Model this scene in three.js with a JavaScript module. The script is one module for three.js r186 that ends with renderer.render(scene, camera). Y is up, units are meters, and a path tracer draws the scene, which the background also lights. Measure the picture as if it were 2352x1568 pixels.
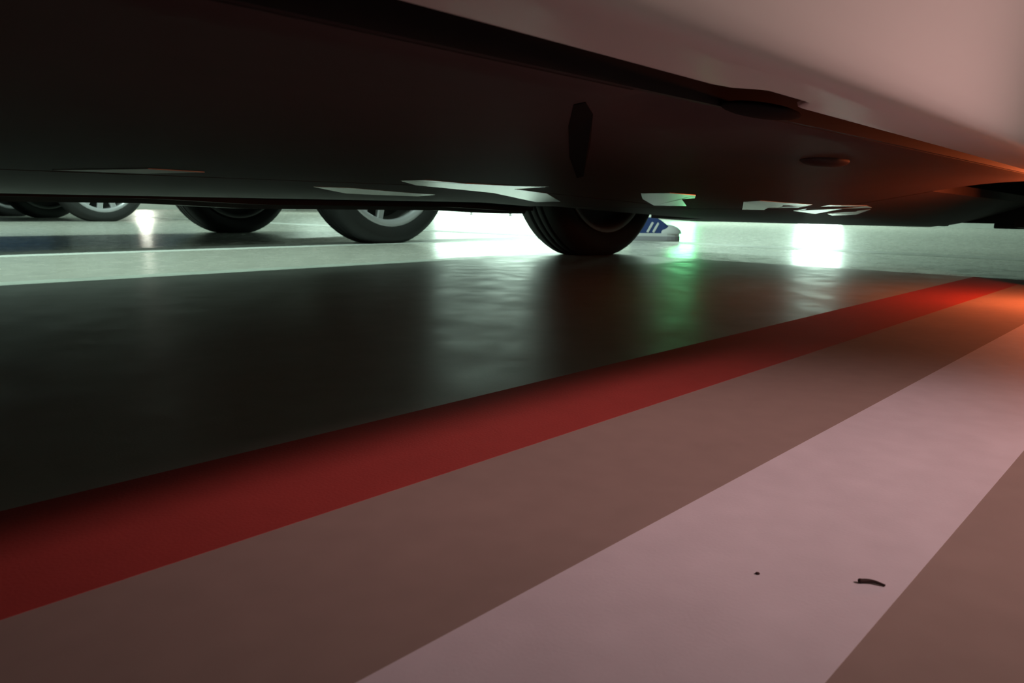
import * as THREE from 'three';
import { RoundedBoxGeometry } from 'three/addons/geometries/RoundedBoxGeometry.js';
import { mergeGeometries, mergeVertices, toCreasedNormals } from 'three/addons/utils/BufferGeometryUtils.js';
import { RectAreaLightUniformsLib } from 'three/addons/lights/RectAreaLightUniformsLib.js';
import { ImprovedNoise } from 'three/addons/math/ImprovedNoise.js';

// World: x runs along the parked cars (towards the driving aisle), -z runs across the bays, y is up.
// Distances across the bays are called V (z = -V), distances along the cars U (x = U).

// ---------------------------------------------------------------- camera
const scene = new THREE.Scene();
scene.background = new THREE.Color(0x000000);
const F = 1742.3, CX = 1176, CY = 784, HORIZON = 473.2;
const ROLL = THREE.MathUtils.degToRad(0.824), YAW = THREE.MathUtils.degToRad(42.68);
const PITCH = Math.atan((CY - HORIZON) * Math.cos(ROLL) / F), EYE = 0.165;
const camera = new THREE.PerspectiveCamera(THREE.MathUtils.radToDeg(2 * Math.atan(784 / F)), 1.5, 0.01, 60);
const right0 = new THREE.Vector3(Math.sin(YAW), 0, Math.cos(YAW)), fwd0 = new THREE.Vector3(Math.cos(YAW), 0, -Math.sin(YAW)), up0 = new THREE.Vector3(0, 1, 0);
const fwd = fwd0.clone().multiplyScalar(Math.cos(PITCH)).addScaledVector(up0, -Math.sin(PITCH));
const up1 = up0.clone().multiplyScalar(Math.cos(PITCH)).addScaledVector(fwd0, Math.sin(PITCH));
const camX = right0.clone().multiplyScalar(Math.cos(ROLL)).addScaledVector(up1, Math.sin(ROLL));
const camY = up1.clone().multiplyScalar(Math.cos(ROLL)).addScaledVector(right0, -Math.sin(ROLL));
camera.position.set(0, EYE, 0);
camera.focus = 0.7; camera.userData.fStop = 22;
camera.quaternion.setFromRotationMatrix(new THREE.Matrix4().makeBasis(camX, camY, fwd.clone().negate()));
scene.add(camera);
function pixelRay(px, py) { return camX.clone().multiplyScalar(px - CX).addScaledVector(camY, CY - py).addScaledVector(fwd, F).divideScalar(F); }
function onFloor(px, py, y = 0) { const r = pixelRay(px, py), t = (y - EYE) / r.y; return [r.x * t, -r.z * t]; }   // [U, V]

// ---------------------------------------------------------------- renderer, exposure, light levels
const renderer = new THREE.WebGLRenderer({ antialias: true });
renderer.toneMapping = THREE.LinearToneMapping;
renderer.toneMappingExposure = 1.0;
renderer.shadowMap.enabled = true;
RectAreaLightUniformsLib.init();
const GREENWHITE = new THREE.Color().setRGB(0.71, 1.0, 0.83);
const LEVEL = { ceiling: 110, aisle: 95, glazing: 3.2, doorway: 6.5, farTube: 11, exitSign: 8, warm: 17.5, red: 0.46 };

// ---------------------------------------------------------------- helpers
let seed = 7;
const rnd = () => { seed = (seed * 16807) % 2147483647; return seed / 2147483647; };
const taken = new Map();
function numbered(n) { const k = taken.get(n) ?? 0; taken.set(n, k + 1); return k ? `${n}_${String(k).padStart(3, '0')}` : n; }
function shade(o) { o.castShadow = true; o.receiveShadow = true; return o; }
function mesh(name, g, m, parent) { const o = shade(new THREE.Mesh(g, m)); o.name = parent ? name : numbered(name); (parent ?? scene).add(o); return o; }
function thing(name, label, category, x = 0, y = 0, z = 0, group) {
  const o = new THREE.Group(); o.name = numbered(name); o.position.set(x, y, z); o.userData = { label, category };
  if (group) o.userData.group = group;
  scene.add(o); return o;
}
function tag(o, label, category, group) { o.userData.label = label; o.userData.category = category; if (group) o.userData.group = group; return o; }
function structure(o, label, category) { o.userData.kind = 'structure'; if (label) tag(o, label, category); return o; }
const box = (w, h, d, x = 0, y = 0, z = 0) => new THREE.BoxGeometry(w, h, d).translate(x, y, z);
const rbox = (w, h, d, r, x = 0, y = 0, z = 0) => new RoundedBoxGeometry(w, h, d, 2, r).translate(x, y, z);
function flatUV(g, k = 1) {                        // uv in metres, by the side a face points to
  g = g.index ? g.toNonIndexed() : g; g.computeVertexNormals();
  const p = g.attributes.position, n = g.attributes.normal, uv = new Float32Array(p.count * 2);
  for (let i = 0; i < p.count; i++) {
    const ax = Math.abs(n.getX(i)), ay = Math.abs(n.getY(i)), az = Math.abs(n.getZ(i));
    const [a, b] = ay >= ax && ay >= az ? [p.getX(i), p.getZ(i)] : ax >= az ? [p.getZ(i), p.getY(i)] : [p.getX(i), p.getY(i)];
    uv[2 * i] = a * k; uv[2 * i + 1] = b * k;
  }
  g.setAttribute('uv', new THREE.BufferAttribute(uv, 2)); return g;
}
const noise = new ImprovedNoise();
function fbm(x, y, z = 0, o = 4) { let s = 0, a = 1, t = 0; for (let i = 0; i < o; i++) { s += a * noise.noise(x, y, z + i * 7.3); t += a; a *= 0.5; x *= 2; y *= 2; } return s / t; }
function noiseTexture(size, cells, fn, srgb) {       // tiling is hidden by the large size of the repeat
  const d = new Uint8Array(size * size * 4);
  for (let j = 0; j < size; j++) for (let i = 0; i < size; i++) {
    const v = fn(i / size * cells, j / size * cells), k = 4 * (j * size + i), c = Array.isArray(v) ? v : [v, v, v];
    for (let q = 0; q < 3; q++) d[k + q] = Math.max(0, Math.min(255, Math.round(c[q] * 255)));
    d[k + 3] = 255;
  }
  const t = new THREE.DataTexture(d, size, size); t.wrapS = t.wrapT = THREE.MirroredRepeatWrapping; t.magFilter = THREE.LinearFilter; t.minFilter = THREE.LinearMipmapLinearFilter;
  t.generateMipmaps = true; if (srgb) t.colorSpace = THREE.SRGBColorSpace; t.needsUpdate = true; return t;
}

// ---------------------------------------------------------------- materials
const mottle = noiseTexture(512, 10, (x, y) => 0.95 + 0.05 * fbm(x, y, 1) + 0.03 * fbm(x * 6, y * 6, 5, 2), true);
const grit = noiseTexture(512, 90, (x, y) => 0.5 + 0.45 * fbm(x, y, 9, 2));
const wear = noiseTexture(512, 12, (x, y) => 0.62 + 0.20 * fbm(x, y, 3, 3));
for (const t of [mottle]) t.repeat.set(0.8, 0.8);
grit.repeat.set(6, 6); wear.repeat.set(1.2, 1.2);
const rgb = (r, g, b) => new THREE.Color().setRGB(r, g, b);
const std = (c, roughness, extra = {}) => new THREE.MeshStandardMaterial({ color: c, roughness, ...extra });
const phys = (c, roughness, extra = {}) => new THREE.MeshPhysicalMaterial({ color: c, roughness, ...extra });
const M = {
  floor: std(rgb(0.44, 0.43, 0.395), 0.42, { map: mottle, roughnessMap: wear }),
  walk: std(rgb(0.325, 0.275, 0.25), 0.8, { map: mottle }),
  bay: std(rgb(0.35, 0.375, 0.345), 0.64, { map: mottle, roughnessMap: wear, bumpMap: grit, bumpScale: 0.00012 }),
  red: std(rgb(0.36, 0.045, 0.040), 0.75, { map: mottle, bumpMap: grit, bumpScale: 0.0002 }),
  white: std(rgb(0.70, 0.72, 0.80), 0.70, { map: mottle, bumpMap: grit, bumpScale: 0.0001 }),
  lineFar: std(rgb(0.66, 0.68, 0.66), 0.42, { map: mottle }),
  wall: std(rgb(0.66, 0.68, 0.65), 0.85, { map: mottle }),
  ceiling: std(rgb(0.40, 0.40, 0.39), 0.9, { map: mottle }),
  concrete: std(rgb(0.42, 0.41, 0.39), 0.9, { map: mottle }),
  tyre: std(rgb(0.016, 0.016, 0.017), 0.75),
  alloy: std(rgb(0.62, 0.61, 0.66), 0.32, { metalness: 0.55 }),
  darkAlloy: std(rgb(0.20, 0.20, 0.20), 0.4, { metalness: 0.5 }),
  disc: std(rgb(0.40, 0.39, 0.37), 0.45, { metalness: 0.7 }),
  caliper: std(rgb(0.66, 0.70, 0.66), 0.5),
  plastic: std(rgb(0.020, 0.019, 0.020), 0.6),
  tray: phys(rgb(0.075, 0.060, 0.060), 0.66, { map: mottle, specularIntensity: 0.5 }),
  mattBlack: phys(rgb(0.008, 0.008, 0.008), 0.95, { specularIntensity: 0.2 }),
  paleStreak: std(rgb(0.42, 0.41, 0.36), 0.22, { metalness: 0.2 }),  // pale tone for the light streaks painted on the undertray
  paintWhite: phys(rgb(0.74, 0.71, 0.69), 0.62, { clearcoat: 0.12, clearcoatRoughness: 0.3 }),
  paintSilver: phys(rgb(0.45, 0.46, 0.47), 0.35, { metalness: 0.4, clearcoat: 1, clearcoatRoughness: 0.08 }),
  paintBlue: phys(rgb(0.05, 0.08, 0.16), 0.35, { clearcoat: 1, clearcoatRoughness: 0.08 }),
  paintBlack: phys(rgb(0.02, 0.02, 0.022), 0.35, { clearcoat: 1, clearcoatRoughness: 0.08 }),
  glass: phys(rgb(0.03, 0.035, 0.035), 0.05, { clearcoat: 1 }),
  lampGlass: phys(rgb(0.7, 0.72, 0.72), 0.1, { clearcoat: 1 }),
  tailGlass: phys(rgb(0.35, 0.02, 0.02), 0.15, { clearcoat: 1 }),
  steel: std(rgb(0.5, 0.5, 0.5), 0.4, { metalness: 0.8 }),
  housing: std(rgb(0.7, 0.7, 0.68), 0.6),
  shoeBlue: std(rgb(0.03, 0.06, 0.22), 0.8), shoeWhite: std(rgb(0.78, 0.78, 0.82), 0.7), shoeSole: std(rgb(0.38, 0.37, 0.42), 0.7),
  twig: std(rgb(0.035, 0.014, 0.013), 0.8), speck: std(rgb(0.06, 0.03, 0.03), 0.9),
};
const glow = (c, level) => new THREE.MeshStandardMaterial({ color: 0x111111, emissive: c, emissiveIntensity: level, roughness: 0.5 });

// ---------------------------------------------------------------- the garage
const U0 = -6, U1 = 9.5, V0 = -3.2, V1 = 15.5, H = 2.6;
const slab = (u0, u1, v0, v1, y0, y1) => flatUV(new THREE.BoxGeometry(u1 - u0, y1 - y0, v1 - v0).translate((u0 + u1) / 2, (y0 + y1) / 2, -(v0 + v1) / 2));
const floor = structure(mesh('floor', slab(U0, U1, V0, V1, -0.2, 0), M.floor), 'light grey-green glossy epoxy garage floor', 'floor');
mesh('walkway_paint', slab(U0, 3.2, V0, 0.3362, -0.01, 0.0002), M.walk, floor).userData.label = 'brownish grey matt floor paint beside the bay';
mesh('bay_paint', slab(U0, 2.275, 0.46, 1.785, -0.01, 0.0003), M.bay, floor).userData.label = 'matt grey-green paint of the bay under the white car';
mesh('border_stripe', slab(U0, 2.275, 0.336, 0.4602, -0.01, 0.0004), M.red, floor).userData.label = 'red painted stripe along the bay';
mesh('parking_line', slab(U0, 3.2, 0.0825, 0.2015, -0.01, 0.0004), M.white, floor).userData.label = 'white painted line beside the red stripe';
mesh('parking_line', slab(U0, 3.2, 2.56, 2.80, -0.01, 0.0004), M.lineFar, floor).userData.label = 'white painted line beside the second car';
mesh('parking_line', slab(3.2, 3.40, V0, V1, -0.01, 0.0004), M.lineFar, floor).userData.label = 'white painted line across the ends of the bays';
structure(mesh('ceiling', slab(U0, U1, V0, V1, H, H + 0.2), M.ceiling), 'plain grey concrete garage ceiling', 'ceiling');
structure(mesh('wall_front', slab(U1, U1 + 0.2, V0 - 0.2, V1 + 0.2, -0.2, H + 0.2), M.wall), 'pale wall on the far side of the aisle', 'wall');
structure(mesh('wall_back', slab(U0 - 0.2, U0, V0 - 0.2, V1 + 0.2, -0.2, H + 0.2), M.wall), 'pale wall behind the parked cars', 'wall');
structure(mesh('wall_left', slab(U0, U1, V1, V1 + 0.2, -0.2, H + 0.2), M.wall), 'pale wall at the end of the parking row', 'wall');
structure(mesh('wall_right', slab(U0, U1, V0 - 0.2, V0, -0.2, H + 0.2), M.wall), 'pale wall beside the white line', 'wall');

function areaLight(c, level, w, h, pos, look, parent = scene) {
  const l = new THREE.RectAreaLight(c, level, w, h); l.position.copy(pos); l.lookAt(look); parent.add(l); return l;
}
// lit frosted glazing of a lobby and a lit glass door in the wall across the aisle
function litPane(name, label, category, v0, v1, y0, y1, level, panes) {
  const w = v1 - v0, g = new THREE.Group(); g.name = name; structure(g, label, category);
  g.position.set(U1, y0, -(v0 + v1) / 2); scene.add(g);
  const pw = (w - 0.04 * (panes + 1)) / panes, h = y1 - y0;
  for (let i = 0; i <= panes; i++) mesh('mullion', box(0.05, h, 0.04, -0.025, h / 2, -w / 2 + 0.02 + i * (pw + 0.04)), M.steel, g);
  mesh('head_rail', box(0.05, 0.05, w, -0.025, h + 0.025, 0), M.steel, g);
  for (let i = 0; i < panes; i++) mesh('pane', box(0.012, h - 0.02, pw, -0.02, h / 2 + 0.005, -w / 2 + 0.04 + pw / 2 + i * (pw + 0.04)), glow(GREENWHITE, level), g);
  areaLight(GREENWHITE, level, w, h, new THREE.Vector3(U1 - 0.06, (y0 + y1) / 2, -(v0 + v1) / 2), new THREE.Vector3(0, (y0 + y1) / 2, -(v0 + v1) / 2));
}
litPane('window_1', 'brightly lit frosted lobby glazing across the aisle', 'window', 6.9, 10.7, 0, 2.1, LEVEL.glazing, 4);
litPane('door_1', 'narrow brightly lit frosted glass door across the aisle', 'door', 3.35, 3.89, 0, 2.1, LEVEL.doorway, 1);

// ceiling fittings: a pair of tubes in a white tray each
function ceilingLight(u, v, along, label, level = LEVEL.ceiling) {
  const t = thing('fluorescent_light', label, 'ceiling light', u, H, -v, 'fluorescent lights on the garage ceiling'), L = 1.5;
  const r = new THREE.Group(); r.name = 'fitting'; if (!along) r.rotation.y = Math.PI / 2; t.add(r);
  mesh('housing', rbox(L, 0.05, 0.22, 0.01, 0, -0.026, 0), M.housing, r);
  for (const s of [-1, 1]) mesh('tube', new THREE.CylinderGeometry(0.014, 0.014, L - 0.06, 10).rotateZ(Math.PI / 2).translate(0, -0.066, s * 0.055), glow(GREENWHITE, 6), r);
  const l = areaLight(GREENWHITE, level, along ? L : 0.2, along ? 0.2 : L, new THREE.Vector3(u, H - 0.085, -v), new THREE.Vector3(u, 0, -v - 0.0001));
  return l;
}
ceilingLight(0.3, 2.22, true, 'twin tube ceiling light above the gap beside the white car');
ceilingLight(0.6, 5.4, true, 'twin tube ceiling light above the empty strip beside the silver car');
ceilingLight(7.9, 4.3, false, 'twin tube ceiling light above the aisle by the lit door', LEVEL.aisle);
ceilingLight(7.3, 6.4, false, 'twin tube ceiling light above the aisle by the lobby glazing', LEVEL.aisle);
ceilingLight(7.3, 11.0, false, 'twin tube ceiling light above the far end of the aisle', LEVEL.aisle);

// upright tube on the end wall, green sign by the lobby
{
  const t = thing('wall_light', 'upright white tube light on the end wall of the row', 'wall light', 6.12, 0.25, -V1);
  mesh('housing', rbox(0.26, 1.5, 0.05, 0.01, 0, 0.75, 0.026), M.housing, t);
  mesh('tube', box(0.2, 1.4, 0.02, 0, 0.75, 0.06), glow(rgb(1, 1, 0.85), LEVEL.farTube), t);
  areaLight(rgb(1, 1, 0.85), LEVEL.farTube, 0.2, 1.4, new THREE.Vector3(6.12, 1.0, -V1 + 0.09), new THREE.Vector3(6.12, 1.0, 0));
  const s = thing('indicator_sign', 'green glowing indicator panel low on the wall by the lobby', 'sign', U1, 0.15, -5.5);
  mesh('case', rbox(0.06, 0.95, 0.42, 0.01, -0.03, 0.475, 0), M.housing, s);
  mesh('sign_face', box(0.01, 0.85, 0.34, -0.063, 0.475, 0), glow(rgb(0.22, 1, 0.38), LEVEL.exitSign), s);
  areaLight(rgb(0.22, 1, 0.38), LEVEL.exitSign, 0.34, 0.85, new THREE.Vector3(U1 - 0.08, 0.625, -5.5), new THREE.Vector3(0, 0.625, -5.5));
}
// the warm lamp behind the photographer: a bulkhead lamp on a square column
{
  const col = structure(mesh('column', slab(1.15, 1.55, -1.95, -1.55, 0, H), M.concrete), 'square concrete column beside the white line', 'column');
  const t = thing('bulkhead_lamp', 'warm bulkhead lamp on the square concrete column', 'lamp', 1.35, 1.52, 1.55);
  mesh('housing', rbox(0.26, 0.2, 0.06, 0.015, 0, 0, -0.03), M.plastic, t);
  mesh('lens', rbox(0.22, 0.16, 0.03, 0.012, 0, 0, -0.07), glow(rgb(1, 0.62, 0.66), 3), t);
  const l = new THREE.SpotLight(rgb(1, 0.56, 0.53), LEVEL.warm, 0, THREE.MathUtils.degToRad(10.3), 1, 2);
  l.position.set(1.35, 1.52, 1.42); l.target.position.set(0.585, 0.21, 0.04); l.castShadow = true; l.shadow.radius = 9; l.shadow.mapSize.set(1024, 1024);
  scene.add(l, l.target);
}

// ---------------------------------------------------------------- wheels
const R = 0.345, RIM = 0.262, SINK = 0.012;
function tyreGeometry(w) {
  const h = w / 2, pr = [[RIM - 0.012, -h + 0.02], [RIM, -h + 0.012], [RIM + 0.012, -h + 0.004], [RIM + 0.04, -h], [R - 0.03, -h + 0.004], [R - 0.012, -h + 0.016], [R - 0.003, -h + 0.034], [R, -h + 0.055]];
  for (const q of [-0.028, 0, 0.028]) pr.push([R, q - 0.010], [R - 0.007, q - 0.007], [R - 0.007, q - 0.001], [R, q + 0.002]);
  const back = [[R, h - 0.055], [R - 0.003, h - 0.034], [R - 0.012, h - 0.016], [R - 0.03, h - 0.004], [RIM + 0.04, h], [RIM + 0.012, h - 0.004], [RIM, h - 0.012], [RIM - 0.012, h - 0.02]];
  const g = new THREE.LatheGeometry([...pr, ...back].map(([x, y]) => new THREE.Vector2(x, y)), 64).rotateX(Math.PI / 2);
  const p = g.attributes.position;
  for (let i = 0; i < p.count; i++) if (p.getY(i) < -(R - SINK)) p.setY(i, -(R - SINK));
  g.computeVertexNormals(); return g;
}
const tyreG = tyreGeometry(0.185);
const lathe = (pts, n = 48) => new THREE.LatheGeometry(pts.map(([x, y]) => new THREE.Vector2(x, y)), n).rotateX(Math.PI / 2);
const rimRing = lathe([[RIM - 0.03, 0.062], [RIM - 0.026, 0.078], [RIM - 0.008, 0.084], [RIM + 0.004, 0.08], [RIM + 0.002, 0.07], [RIM - 0.02, 0.05], [RIM - 0.03, 0.04], [RIM - 0.03, 0.062]]);
const barrel = lathe([[RIM - 0.028, 0.06], [RIM - 0.04, 0.0], [RIM - 0.03, -0.075], [RIM - 0.008, -0.083], [RIM - 0.012, -0.07], [RIM - 0.022, 0.0], [RIM - 0.02, 0.06]]);
const discG = new THREE.CylinderGeometry(0.15, 0.15, 0.022, 40).rotateX(Math.PI / 2).translate(0, 0, 0.005);
const backPlate = new THREE.CylinderGeometry(0.238, 0.238, 0.006, 48).rotateX(Math.PI / 2).translate(0, 0, -0.03);
const hubG = new THREE.CylinderGeometry(0.03, 0.062, 0.035, 24).rotateX(Math.PI / 2).translate(0, 0, 0.055);
const caliperG = (() => { const s = new THREE.Shape(); s.absarc(0, 0, 0.175, -0.42, 0.42, false); s.absarc(0, 0, 0.1, 0.42, -0.42, true); return new THREE.ExtrudeGeometry(s, { depth: 0.07, bevelEnabled: true, bevelSize: 0.006, bevelThickness: 0.006, bevelSegments: 2, curveSegments: 10 }).translate(0, 0, -0.03); })();
function spokeGeometry(w0, w1, skew = 0) {
  const s = new THREE.Shape(); s.moveTo(0.03, -w0 / 2); s.lineTo(RIM - 0.018, -w1 / 2 + skew); s.lineTo(RIM - 0.018, w1 / 2 + skew); s.lineTo(0.03, w0 / 2); s.closePath();
  return new THREE.ExtrudeGeometry(s, { depth: 0.018, bevelEnabled: true, bevelSize: 0.003, bevelThickness: 0.004, bevelSegments: 2 }).translate(0, 0, 0.048);
}
function makeWheel(parent, x, z, outward, style, turn, rimMat, caliperAt) {
  const w = new THREE.Group(); w.name = 'wheel'; w.position.set(x, R - SINK, z); if (outward < 0) w.rotation.y = Math.PI; parent.add(w);
  mesh('tyre', tyreG, M.tyre, w); mesh('rim', rimRing, rimMat, w); mesh('barrel', barrel, M.darkAlloy, w);
  mesh('brake_disc', discG, M.disc, w); mesh('back_plate', backPlate, M.plastic, w); mesh('hub', hubG, rimMat, w);
  mesh('caliper', caliperG.clone().rotateZ(caliperAt ?? 2.6), M.caliper, w);
  for (const a of style.angles) mesh('spoke', style.geometry, rimMat, w).rotation.z = a + turn;
  return w;
}
const twinFive = { geometry: spokeGeometry(0.024, 0.022), angles: [...Array(5)].flatMap((_, i) => [i * Math.PI * 0.4 - 0.19, i * Math.PI * 0.4 + 0.19]) };
const multiTen = { geometry: spokeGeometry(0.03, 0.034), angles: [...Array(14)].map((_, i) => i * Math.PI / 7) };
const broadFive = { geometry: spokeGeometry(0.07, 0.045), angles: [...Array(5)].map((_, i) => i * Math.PI * 0.4) };

// ---------------------------------------------------------------- car bodies
const AX = 1.325, FRONT = 2.13, REAR = -2.05;
function bend(g, W, fn) { const p = g.attributes.position; for (let i = 0; i < p.count; i++) { const [x, y, z] = fn(p.getX(i), p.getY(i), p.getZ(i), W); p.setXYZ(i, x, y, z); } g = toCreasedNormals(g.index ? g.toNonIndexed() : g, 0.6); return g; }
const plan = (x) => { const f = Math.max(0, (x - 1.35) / 0.8), r = Math.max(0, (-1.4 - x) / 0.75); return 1 - 0.16 * f * f - 0.10 * r * r; };
const cabinIn = (y) => 1 - 0.26 * Math.max(0, y - 0.93) / 0.52;
function bodyShape(low) {
  const s = new THREE.Shape(), A = 0.385, cy = R;
  s.moveTo(REAR + 0.03, low); s.lineTo(-AX - A, low + 0.02); s.absarc(-AX, cy, A, Math.PI, 0, true); s.lineTo(-AX + A, low); s.lineTo(AX - A, low);
  s.absarc(AX, cy, A, Math.PI, 0, true); s.lineTo(AX + A, low + 0.02); s.lineTo(FRONT - 0.06, low);
  s.quadraticCurveTo(FRONT + 0.02, 0.45, FRONT - 0.02, 0.62); s.quadraticCurveTo(FRONT - 0.06, 0.76, FRONT - 0.3, 0.80);
  s.quadraticCurveTo(1.3, 0.90, 0.95, 0.94); s.lineTo(-1.55, 0.97); s.quadraticCurveTo(-1.95, 0.97, REAR, 0.86); s.quadraticCurveTo(REAR - 0.04, 0.6, REAR + 0.03, low);
  return s;
}
function extruded(shape, W, b, n = 14) {
  const d = W - 2 * b;
  return new THREE.ExtrudeGeometry(shape, { depth: d, steps: 6, bevelEnabled: b > 0, bevelThickness: b, bevelSize: b * 0.6, bevelOffset: -b * 0.6, bevelSegments: 4, curveSegments: n }).translate(0, 0, -d / 2);
}
function cabinShape(i = 0) {
  const s = new THREE.Shape();
  s.moveTo(-1.62 + i, 0.93); s.quadraticCurveTo(-1.35, 1.36, -0.95, 1.43 - i); s.quadraticCurveTo(-0.3, 1.49 - i, 0.1, 1.43 - i); s.quadraticCurveTo(0.3, 1.39, 1.05 - i, 0.92); s.closePath(); return s;
}
function sideWindow(pts) { const s = new THREE.Shape(); pts.forEach(([x, y], k) => k ? s.lineTo(x, y) : s.moveTo(x, y)); s.closePath(); return new THREE.ExtrudeGeometry(s, { depth: 0.006, bevelEnabled: true, bevelSize: 0.004, bevelThickness: 0.002, bevelSegments: 1 }); }
function slantedPane(x0, y0, x1, y1, w0, w1) {        // windscreen / rear window as a thin slab
  const n = new THREE.Vector3(y1 - y0, x0 - x1, 0).normalize().multiplyScalar(x0 > 0 ? 0.01 : -0.01);
  if (n.y < 0) n.negate();
  const P = [[x0, y0, w0], [x0, y0, -w0], [x1, y1, -w1], [x1, y1, w1]], pos = [], at = (k, o) => [P[k][0] + n.x * o, P[k][1] + n.y * o, P[k][2]];
  const quad = (a, b, c, d) => pos.push(...a, ...b, ...c, ...a, ...c, ...d);
  quad(at(0, 1), at(1, 1), at(2, 1), at(3, 1)); quad(at(3, -1), at(2, -1), at(1, -1), at(0, -1));
  for (let k = 0; k < 4; k++) quad(at(k, -1), at((k + 1) % 4, -1), at((k + 1) % 4, 1), at(k, 1));
  const g = new THREE.BufferGeometry(); g.setAttribute('position', new THREE.Float32BufferAttribute(pos, 3)); g.computeVertexNormals(); return g;
}
function makeCar({ label, paint, u, v0, W = 1.64, style, rimMat = M.alloy, turns = [0, 0, 0, 0], low = 0.24, ours = false, caliperAt }) {
  const car = thing('car', label, 'car', u - AX, 0, -(v0 + W / 2), 'cars parked side by side');
  mesh('body', bend(extruded(bodyShape(low), W, 0.05), W, (x, y, z) => [x, y, z * plan(x) * (1 - 0.05 * Math.max(0, y - 0.55) / 0.4)]), paint, car);
  mesh('cabin', bend(extruded(cabinShape(), W - 0.1, 0.05), W, (x, y, z) => [x, y, z * cabinIn(y)]), paint, car);
  for (const s of [-1, 1]) {
    const tilt = (g) => bend(g, W, (x, y, z) => [x, y, s * ((W / 2 - 0.049 + z) * cabinIn(y) + 0.001)]);
    mesh('side_window', tilt(sideWindow([[-0.32, 0.98], [0.86, 0.97], [0.38, 1.27], [0.14, 1.37], [-0.32, 1.40]])), M.glass, car);
    mesh('side_window', tilt(sideWindow([[-0.40, 0.98], [-0.40, 1.40], [-0.86, 1.37], [-1.18, 1.24], [-1.38, 0.99]])), M.glass, car);
    for (const x of [0.0 - 0.25, -1.08]) mesh('door_handle', rbox(0.17, 0.025, 0.03, 0.01, x, 0.82, s * (W / 2 * 0.972 + 0.008)), paint, car);
    const m = mesh('mirror', rbox(0.1, 0.13, 0.2, 0.04, 0.72, 1.0, s * (W / 2 + 0.08)), paint, car);
    mesh('mirror_glass', rbox(0.01, 0.1, 0.16, 0.004, 0.667, 1.0, s * (W / 2 + 0.08)), M.glass, m);
    mesh('headlamp', rbox(0.22, 0.11, 0.36, 0.03, FRONT - 0.13, 0.67, s * (W / 2 * 0.78)), M.lampGlass, car);
    mesh('tail_lamp', rbox(0.12, 0.13, 0.34, 0.03, REAR + 0.03, 0.78, s * (W / 2 * 0.78)), M.tailGlass, car);
  }
  mesh('windscreen', slantedPane(0.98, 0.965, 0.34, 1.37, W / 2 - 0.12, W / 2 - 0.24), M.glass, car);
  mesh('rear_window', slantedPane(-1.56, 1.03, -1.24, 1.345, W / 2 - 0.16, W / 2 - 0.24), M.glass, car);
  mesh('grille', rbox(0.04, 0.12, 0.7, 0.015, FRONT - 0.03, 0.5, 0), M.plastic, car);
  mesh('number_plate', rbox(0.012, 0.11, 0.52, 0.004, FRONT + 0.002, 0.38, 0), M.shoeWhite, car);
  const track = W / 2 - 0.10;
  makeWheel(car, AX, track, 1, style, turns[0], rimMat, caliperAt); makeWheel(car, AX, -track, -1, style, turns[1], rimMat, caliperAt);
  makeWheel(car, -AX, track, 1, style, turns[2], rimMat, caliperAt); makeWheel(car, -AX, -track, -1, style, turns[3], rimMat, caliperAt);
  mesh('axle', new THREE.CylinderGeometry(0.035, 0.035, 2 * track - 0.14, 12).rotateX(Math.PI / 2).translate(AX, R, 0), M.plastic, car);
  mesh('axle', new THREE.CylinderGeometry(0.035, 0.035, 2 * track - 0.14, 12).rotateX(Math.PI / 2).translate(-AX, R, 0), M.plastic, car);
  if (!ours) mesh('undertray', rbox(2 * AX + 1.0, 0.06, W - 0.62, 0.02, 0, low - 0.02, 0), M.plastic, car);
  return car;
}
const OV = 0.115, OW = 1.64, OU = 2.19;
const car = makeCar({ label: 'white car seen from under its sill, dark undertray and red stripe below', paint: M.paintWhite, u: OU, v0: OV, W: OW, style: broadFive, rimMat: M.darkAlloy, low: 0.36, ours: true });
makeCar({ label: 'silver car on alloy wheels with thin twin spokes beside the white line', paint: M.paintSilver, u: 2.07, v0: 2.60, W: 1.53, style: twinFive, turns: [0.52, 0.2, 0.7, 0.3], caliperAt: -1.85 });
makeCar({ label: 'dark blue car on many-spoked alloy wheels beyond the lit open strip', paint: M.paintBlue, u: 2.27, v0: 6.46, W: 1.58, style: multiTen, turns: [0.1, 0.2, 0.7, 0.3] });
makeCar({ label: 'black car farthest along the row, beside the dark blue car', paint: M.paintBlack, u: 2.19, v0: 8.6, style: broadFive, turns: [0.3, 0.2, 0.7, 0.3] });

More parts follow.
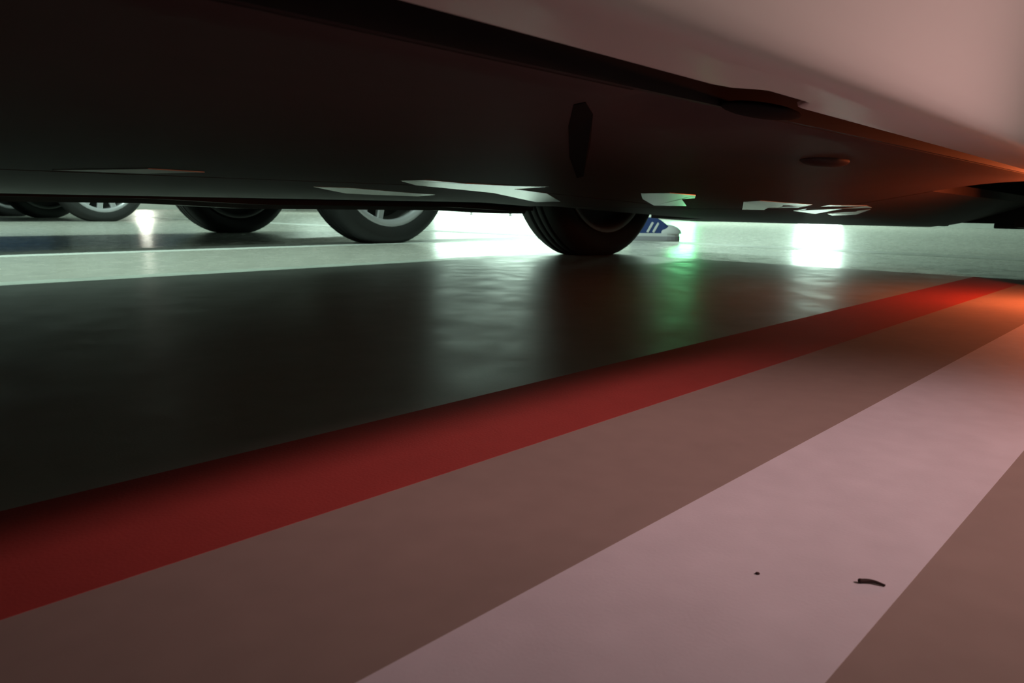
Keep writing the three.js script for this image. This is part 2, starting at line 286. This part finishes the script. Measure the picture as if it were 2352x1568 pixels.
// ---------------------------------------------------------------- underside of the white car, in U, V, height
const org = car.position;
const smooth = (a, b, x) => { const t = Math.min(1, Math.max(0, (x - a) / (b - a))); return t * t * (3 - 2 * t); };
function trayHeight(u, v) {
  const a = 0.236 - 0.040 * v, b = 0.2435 - 0.045 * u, w = smooth(0.30, 0.75, v);
  return Math.min(a, a + (Math.min(a, b) - a) * w);
}
function sheet(us, vs, hgt, thick) {                   // a slab following hgt(u, v) on its lower face
  const nu = us.length, nv = vs.length, pos = [], idx = [];
  for (const up of [0, thick]) for (const u of us) for (const v of vs) pos.push(u - org.x, hgt(u, v) + up, -v - org.z);
  const k = (l, i, j) => l * nu * nv + i * nv + j;
  const q = (a, b, c, d) => idx.push(a, b, c, a, c, d);
  for (let i = 0; i + 1 < nu; i++) for (let j = 0; j + 1 < nv; j++) { q(k(0, i, j), k(0, i, j + 1), k(0, i + 1, j + 1), k(0, i + 1, j)); q(k(1, i, j), k(1, i + 1, j), k(1, i + 1, j + 1), k(1, i, j + 1)); }
  for (let i = 0; i + 1 < nu; i++) { q(k(0, i, 0), k(0, i + 1, 0), k(1, i + 1, 0), k(1, i, 0)); q(k(0, i + 1, nv - 1), k(0, i, nv - 1), k(1, i, nv - 1), k(1, i + 1, nv - 1)); }
  for (let j = 0; j + 1 < nv; j++) { q(k(0, 0, j + 1), k(0, 0, j), k(1, 0, j), k(1, 0, j + 1)); q(k(0, nu - 1, j), k(0, nu - 1, j + 1), k(1, nu - 1, j + 1), k(1, nu - 1, j)); }
  let g = new THREE.BufferGeometry(); g.setAttribute('position', new THREE.Float32BufferAttribute(pos, 3)); g.setIndex(idx);
  g = toCreasedNormals(g, 0.5);
  const p = g.attributes.position, uv = []; for (let i = 0; i < p.count; i++) uv.push(p.getX(i), p.getZ(i));
  g.setAttribute('uv', new THREE.Float32BufferAttribute(uv, 2)); return g;
}
const range = (a, b, n) => [...Array(n + 1)].map((_, i) => a + (b - a) * i / n);
const SEAM = 0.21, LIP = 0.246;
mesh('undertray', sheet(range(-0.12, 1.72, 46), [LIP, LIP + 0.004, LIP + 0.01, ...range(LIP + 0.02, 0.98, 24)], (u, v) => trayHeight(u, v) + 0.002 * (1 - smooth(0, 0.008, v - LIP)) + 0.012 * smooth(0.385, 0.41, u) * (1 - smooth(0.465, 0.495, u)) * (1 - smooth(0.015, 0.04, v - LIP)), 0.02), M.tray, car).userData.label = 'smooth dark plastic undertray';
mesh('rear_cover', sheet(range(-0.12, 1.72, 30), range(0.99, 1.655, 12), (u, v) => trayHeight(u, v) + 0.01 * smooth(1.55, 1.655, v), 0.02), M.tray, car);
mesh('front_cover', sheet(range(1.73, 2.86, 16), range(0.44, 1.43, 14), (u, v) => trayHeight(u, v), 0.02), M.tray, car);
mesh('front_cover', sheet(range(2.60, 2.86, 4), range(0.22, 0.44, 4), (u, v) => trayHeight(u, 0.8), 0.02), M.tray, car);
mesh('front_cover', sheet(range(2.60, 2.86, 4), range(1.43, 1.66, 4), (u, v) => trayHeight(u, 0.8), 0.02), M.tray, car);
mesh('floorpan', rbox(3.2, 0.04, OW - 0.3, 0.01, 0, 0.305, 0), M.plastic, car);
// sill on the near side: flat bottom flange, rounded edge, upright side; swept along the car, with the jacking notch
{
  const prof = [[SEAM, 0.2350], [SEAM - 0.001, 0.2322], [0.203, 0.2308], [0.19, 0.2300], [0.175, 0.2290], [0.163, 0.2280], [0.1565, 0.2285], [0.152, 0.2305], [0.1485, 0.2345], [0.146, 0.2405], [0.144, 0.25], [0.1415, 0.267], [0.138, 0.29], [0.132, 0.32], [0.123, 0.36], [0.1145, 0.42]];
  const us = range(-0.09, 1.73, 182), pos = [], idx = [], nP = prof.length;
  for (const u of us) {
    const notch = smooth(0.385, 0.41, u) * (1 - smooth(0.465, 0.495, u)), rise = 0.0025 * Math.sin(u * 3);
    prof.forEach(([v, y], i) => { const pull = i < 4 ? 0.022 * notch * (1 - i / 4.5) : 0; pos.push(u - org.x, y + rise * 0.2 - 0.006 * u + 0.001 * notch * (i < 2), -(v - pull) - org.z); });
  }
  for (let i = 0; i + 1 < us.length; i++) for (let j = 0; j + 1 < nP; j++) { const a = i * nP + j, b = a + nP; idx.push(a, b, b + 1, a, b + 1, a + 1); }
  let g = new THREE.BufferGeometry(); g.setAttribute('position', new THREE.Float32BufferAttribute(pos, 3)); g.setIndex(idx); g.computeVertexNormals();
  mesh('sill_panel', g, M.paintWhite, car).userData.label = 'white sill panel with a jacking notch';
  // dark flange standing behind the seam
  mesh('seam_channel', sheet(range(-0.1, 1.72, 20), [0.15, 0.2, 0.24, 0.28, 0.33], () => 0.268, 0.02), M.plastic, car);
}
mesh('seam_shade', sheet(range(-0.12, 1.72, 30), [LIP - 0.004, LIP - 0.0005], (u, v) => trayHeight(u, v) + 0.0025, 0.03), M.plastic, car);  // black strip that paints in the shade of the seam gap
// far sill: a deep skirt hanging lower towards the front wheel
{
  const us = range(-0.1, 1.87, 40), low = (u) => 0.160 - 0.010 * smooth(0.62, 0.95, u) - 0.009 * smooth(1.45, 1.8, u);
  mesh('side_skirt', sheet(us, [1.668, 1.676, 1.70, 1.735, 1.75], (u, v) => low(u) + (v < 1.67 ? 0.012 : v > 1.745 ? 0.02 : 0), 0.16), M.plastic, car);
  mesh('skirt_edge', sheet(us, [1.64, 1.668], (u) => low(u) + 0.010, 0.012), M.tray, car);
}
// front lip across the nose with a few openings in its lower edge
{
  const put = (v0, v1, y0, y1, u0 = 2.86, u1 = 2.905) => mesh('front_lip', rbox(u1 - u0, y1 - y0, v1 - v0, 0.004, (u0 + u1) / 2 - org.x, (y0 + y1) / 2, -(v0 + v1) / 2 - org.z), M.plastic, car);
  put(0.24, 1.64, 0.1315, 0.30);
  for (const [v0, v1, y] of [[1.55, 1.64, 0.1135], [1.42, 1.55, 0.115], [1.25, 1.42, 0.118], [1.10, 1.25, 0.121], [0.93, 1.10, 0.1245], [0.765, 0.93, 0.117], [0.678, 0.715, 0.119], [0.25, 0.54, 0.116]]) put(v0, v1, y, 0.1325);
}
// small red lamp added under the near sill to tint the floor red
{
  const k = mesh('added_red_lamp', rbox(0.05, 0.02, 0.05, 0.006, 1.70 - org.x, 0.226, -0.17 - org.z), M.plastic, car);
  mesh('added_lamp_lens', rbox(0.042, 0.012, 0.042, 0.004, 1.70 - org.x, 0.212, -0.17 - org.z), glow(rgb(1, 0.12, 0.03), 2), k);
  const p = new THREE.PointLight(rgb(1, 0.17, 0.05), LEVEL.red); p.position.set(1.70, 0.195, -0.17); p.castShadow = true; p.shadow.radius = 1; scene.add(p);
}
// pale glossy patches that paint reflected light streaks onto the undertray
function onTray(px, py) {
  const r = pixelRay(px, py); let t = 0.3, last = t;
  for (; t < 4; t += 0.004) { const y = EYE + r.y * t; if (y >= trayHeight(r.x * t, -r.z * t)) { const b = 0.5 * (t + last); return [r.x * b, -r.z * b]; } last = t; }
  return [r.x * 2, -r.z * 2];
}
function trayPatch(name, outline, m, drop = 0.0010, thick = 0.003) {
  const pts = outline.map(([x, y]) => onTray(x, y)), s = new THREE.Shape(pts.map(([u, v]) => new THREE.Vector2(u, v)));
  const g = new THREE.ExtrudeGeometry(s, { depth: thick, bevelEnabled: false }), p = g.attributes.position;
  for (let i = 0; i < p.count; i++) { const u = p.getX(i), v = p.getY(i); p.setXYZ(i, u - org.x, trayHeight(u, v) - drop + p.getZ(i), -v - org.z); }
  g.computeVertexNormals(); return mesh(name, g, m, car);
}
trayPatch('light_streak', [[919, 413.5], [975, 412], [1070, 420], [1185, 426], [1261, 427.6], [1180, 433], [1256, 443], [1287, 462], [1231, 463], [1134, 442], [1057, 434], [955, 424]], M.paleStreak);
trayPatch('light_streak', [[720, 428], [800, 430], [930, 441], [1000, 446], [960, 450], [880, 447], [795, 443]], M.paleStreak);
trayPatch('light_streak', [[1472, 443], [1538, 442], [1598, 447.5], [1596, 454], [1566, 456], [1577, 472], [1502, 471], [1476, 456]], M.paleStreak);
trayPatch('light_streak', [[1708, 463], [1747, 460], [1866, 469], [1833, 476], [1764, 476], [1755, 481], [1705, 480]], M.paleStreak);
trayPatch('light_streak', [[1822, 483], [1905, 470], [1991, 471.6], [2002, 476], [1936, 478.5], [1872, 490]], M.paleStreak);
trayPatch('light_streak', [[1900, 490], [1999, 480], [1966, 492], [1911, 494]], M.paleStreak);
trayPatch('light_streak', [[120, 389], [340, 386], [470, 394], [330, 397]], M.disc);
trayPatch('dark_patch', [[1318, 240], [1345, 235], [1362, 262], [1356, 330], [1340, 405], [1325, 408], [1308, 360], [1306, 290]], M.mattBlack, 0.0005, 0.002);  // matt black elongated patch, nearly flush with the tray
{
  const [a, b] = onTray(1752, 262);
  mesh('notch_shade', new THREE.SphereGeometry(1, 20, 10).scale(0.05, 0.004, 0.016).translate(a - org.x, trayHeight(a, b) + 0.002, -b - org.z), M.mattBlack, car);  // flat black blob painting the shade below the jacking notch
  const [u, v] = onTray(1895, 368);
  mesh('jacking_pad', new THREE.SphereGeometry(1, 24, 12).scale(0.05, 0.008, 0.022).translate(u - org.x, trayHeight(u, v), -v - org.z), M.tray, car);
}

// ---------------------------------------------------------------- small things on the floor
{
  const [u, v] = onFloor(1505, 552), t = thing('trainer', 'blue and white trainer standing beyond the far front tyre', 'shoe', u, 0, -v);
  t.rotation.y = -0.85;
  const outline = (k, top) => { const s = new THREE.Shape(); s.moveTo(-0.13 * k, 0); s.bezierCurveTo(-0.135, 0.045 * k, -0.03, 0.03 * k, 0.03, 0.045 * k); s.bezierCurveTo(0.14 * k, 0.055 * k, 0.15 * k, -0.04 * k, 0.05, -0.046 * k); s.bezierCurveTo(-0.03, -0.03 * k, -0.135, -0.05 * k, -0.13 * k, 0); return s; };
  const ex = (s, d, b) => new THREE.ExtrudeGeometry(s, { depth: d, bevelEnabled: true, bevelSize: b, bevelThickness: b, bevelSegments: 3, curveSegments: 12 }).rotateX(-Math.PI / 2);
  mesh('sole', ex(outline(1.02), 0.016, 0.004).translate(0, 0.004, 0), M.shoeSole, t);
  mesh('midsole', ex(outline(1.0), 0.012, 0.003).translate(0, 0.024, 0), M.shoeWhite, t);
  const up = ex(outline(0.93), 0.075, 0.006).translate(0, 0.037, 0), p = up.attributes.position;
  for (let i = 0; i < p.count; i++) { const x = p.getX(i), y = p.getY(i), h = (y - 0.03) / 0.085, toe = smooth(-0.02, 0.13, x); if (y > 0.03) { p.setY(i, 0.03 + (y - 0.03) * (1 - 0.62 * toe)); p.setZ(i, p.getZ(i) * (1 - 0.35 * h)); p.setX(i, x - 0.03 * h * toe); } }
  up.computeVertexNormals(); mesh('upper', up, M.shoeBlue, t);
  mesh('toe_cap', new THREE.SphereGeometry(1, 20, 10, 0, Math.PI * 2, 0, Math.PI / 2).scale(0.075, 0.046, 0.05).translate(0.058, 0.036, 0), M.shoeWhite, t);
  for (const s of [-1, 1]) for (const x of [-0.035, -0.005]) mesh('stripe', rbox(0.012, 0.06, 0.004, 0.0015).rotateZ(-0.5).rotateX(s * -0.25).translate(x, 0.068, s * 0.036), M.shoeWhite, t);
  for (let k = 0; k < 3; k++) mesh('lace', new THREE.CylinderGeometry(0.003, 0.003, 0.04, 6).rotateX(Math.PI / 2).translate(0.008 + k * 0.016, 0.098 - k * 0.012, 0), M.shoeWhite, t);
}
{
  const a = onFloor(1975, 1340), b = onFloor(2033, 1349), m = onFloor(2002, 1341.5);
  const c = new THREE.CatmullRomCurve3([[a, 0.0014], [m, 0.0015], [b, 0.0010]].map(([[u, v], h]) => new THREE.Vector3(u - m[0], h, m[1] - v)));
  const g = new THREE.TubeGeometry(c, 20, 0.0009, 8), p = g.attributes.position;
  for (let i = 0; i <= 20; i++) { const k = 1.15 - 0.6 * (i / 20) ** 1.5, q = c.getPointAt(i / 20); for (let j = 0; j <= 8; j++) { const n = i * 9 + j; p.setXYZ(n, q.x + (p.getX(n) - q.x) * k, Math.max(0.0004, q.y + (p.getY(n) - q.y) * k), q.z + (p.getZ(n) - q.z) * k); } }
  g.computeVertexNormals();
  const t = tag(mesh('twig', mergeGeometries([g.toNonIndexed(), new THREE.SphereGeometry(0.0011, 8, 6).translate(a[0] - m[0], 0.0014, m[1] - a[1]).toNonIndexed()]), M.twig), 'short dark curved twig lying on the white line', 'twig');
  t.position.set(m[0], 0, -m[1]);
  for (const [x, yy, r, l] of [[1740, 1320, 0.0009, 'tiny dark speck of grit on the white line beside the twig']]) {
    const [u, v] = onFloor(x, yy); const s = tag(mesh('grit_speck', new THREE.IcosahedronGeometry(r, 1).scale(1, 0.7, 1.2), M.speck), l, 'grit'); s.position.set(u, 0.0008, -v);
  }
}

renderer.render(scene, camera);
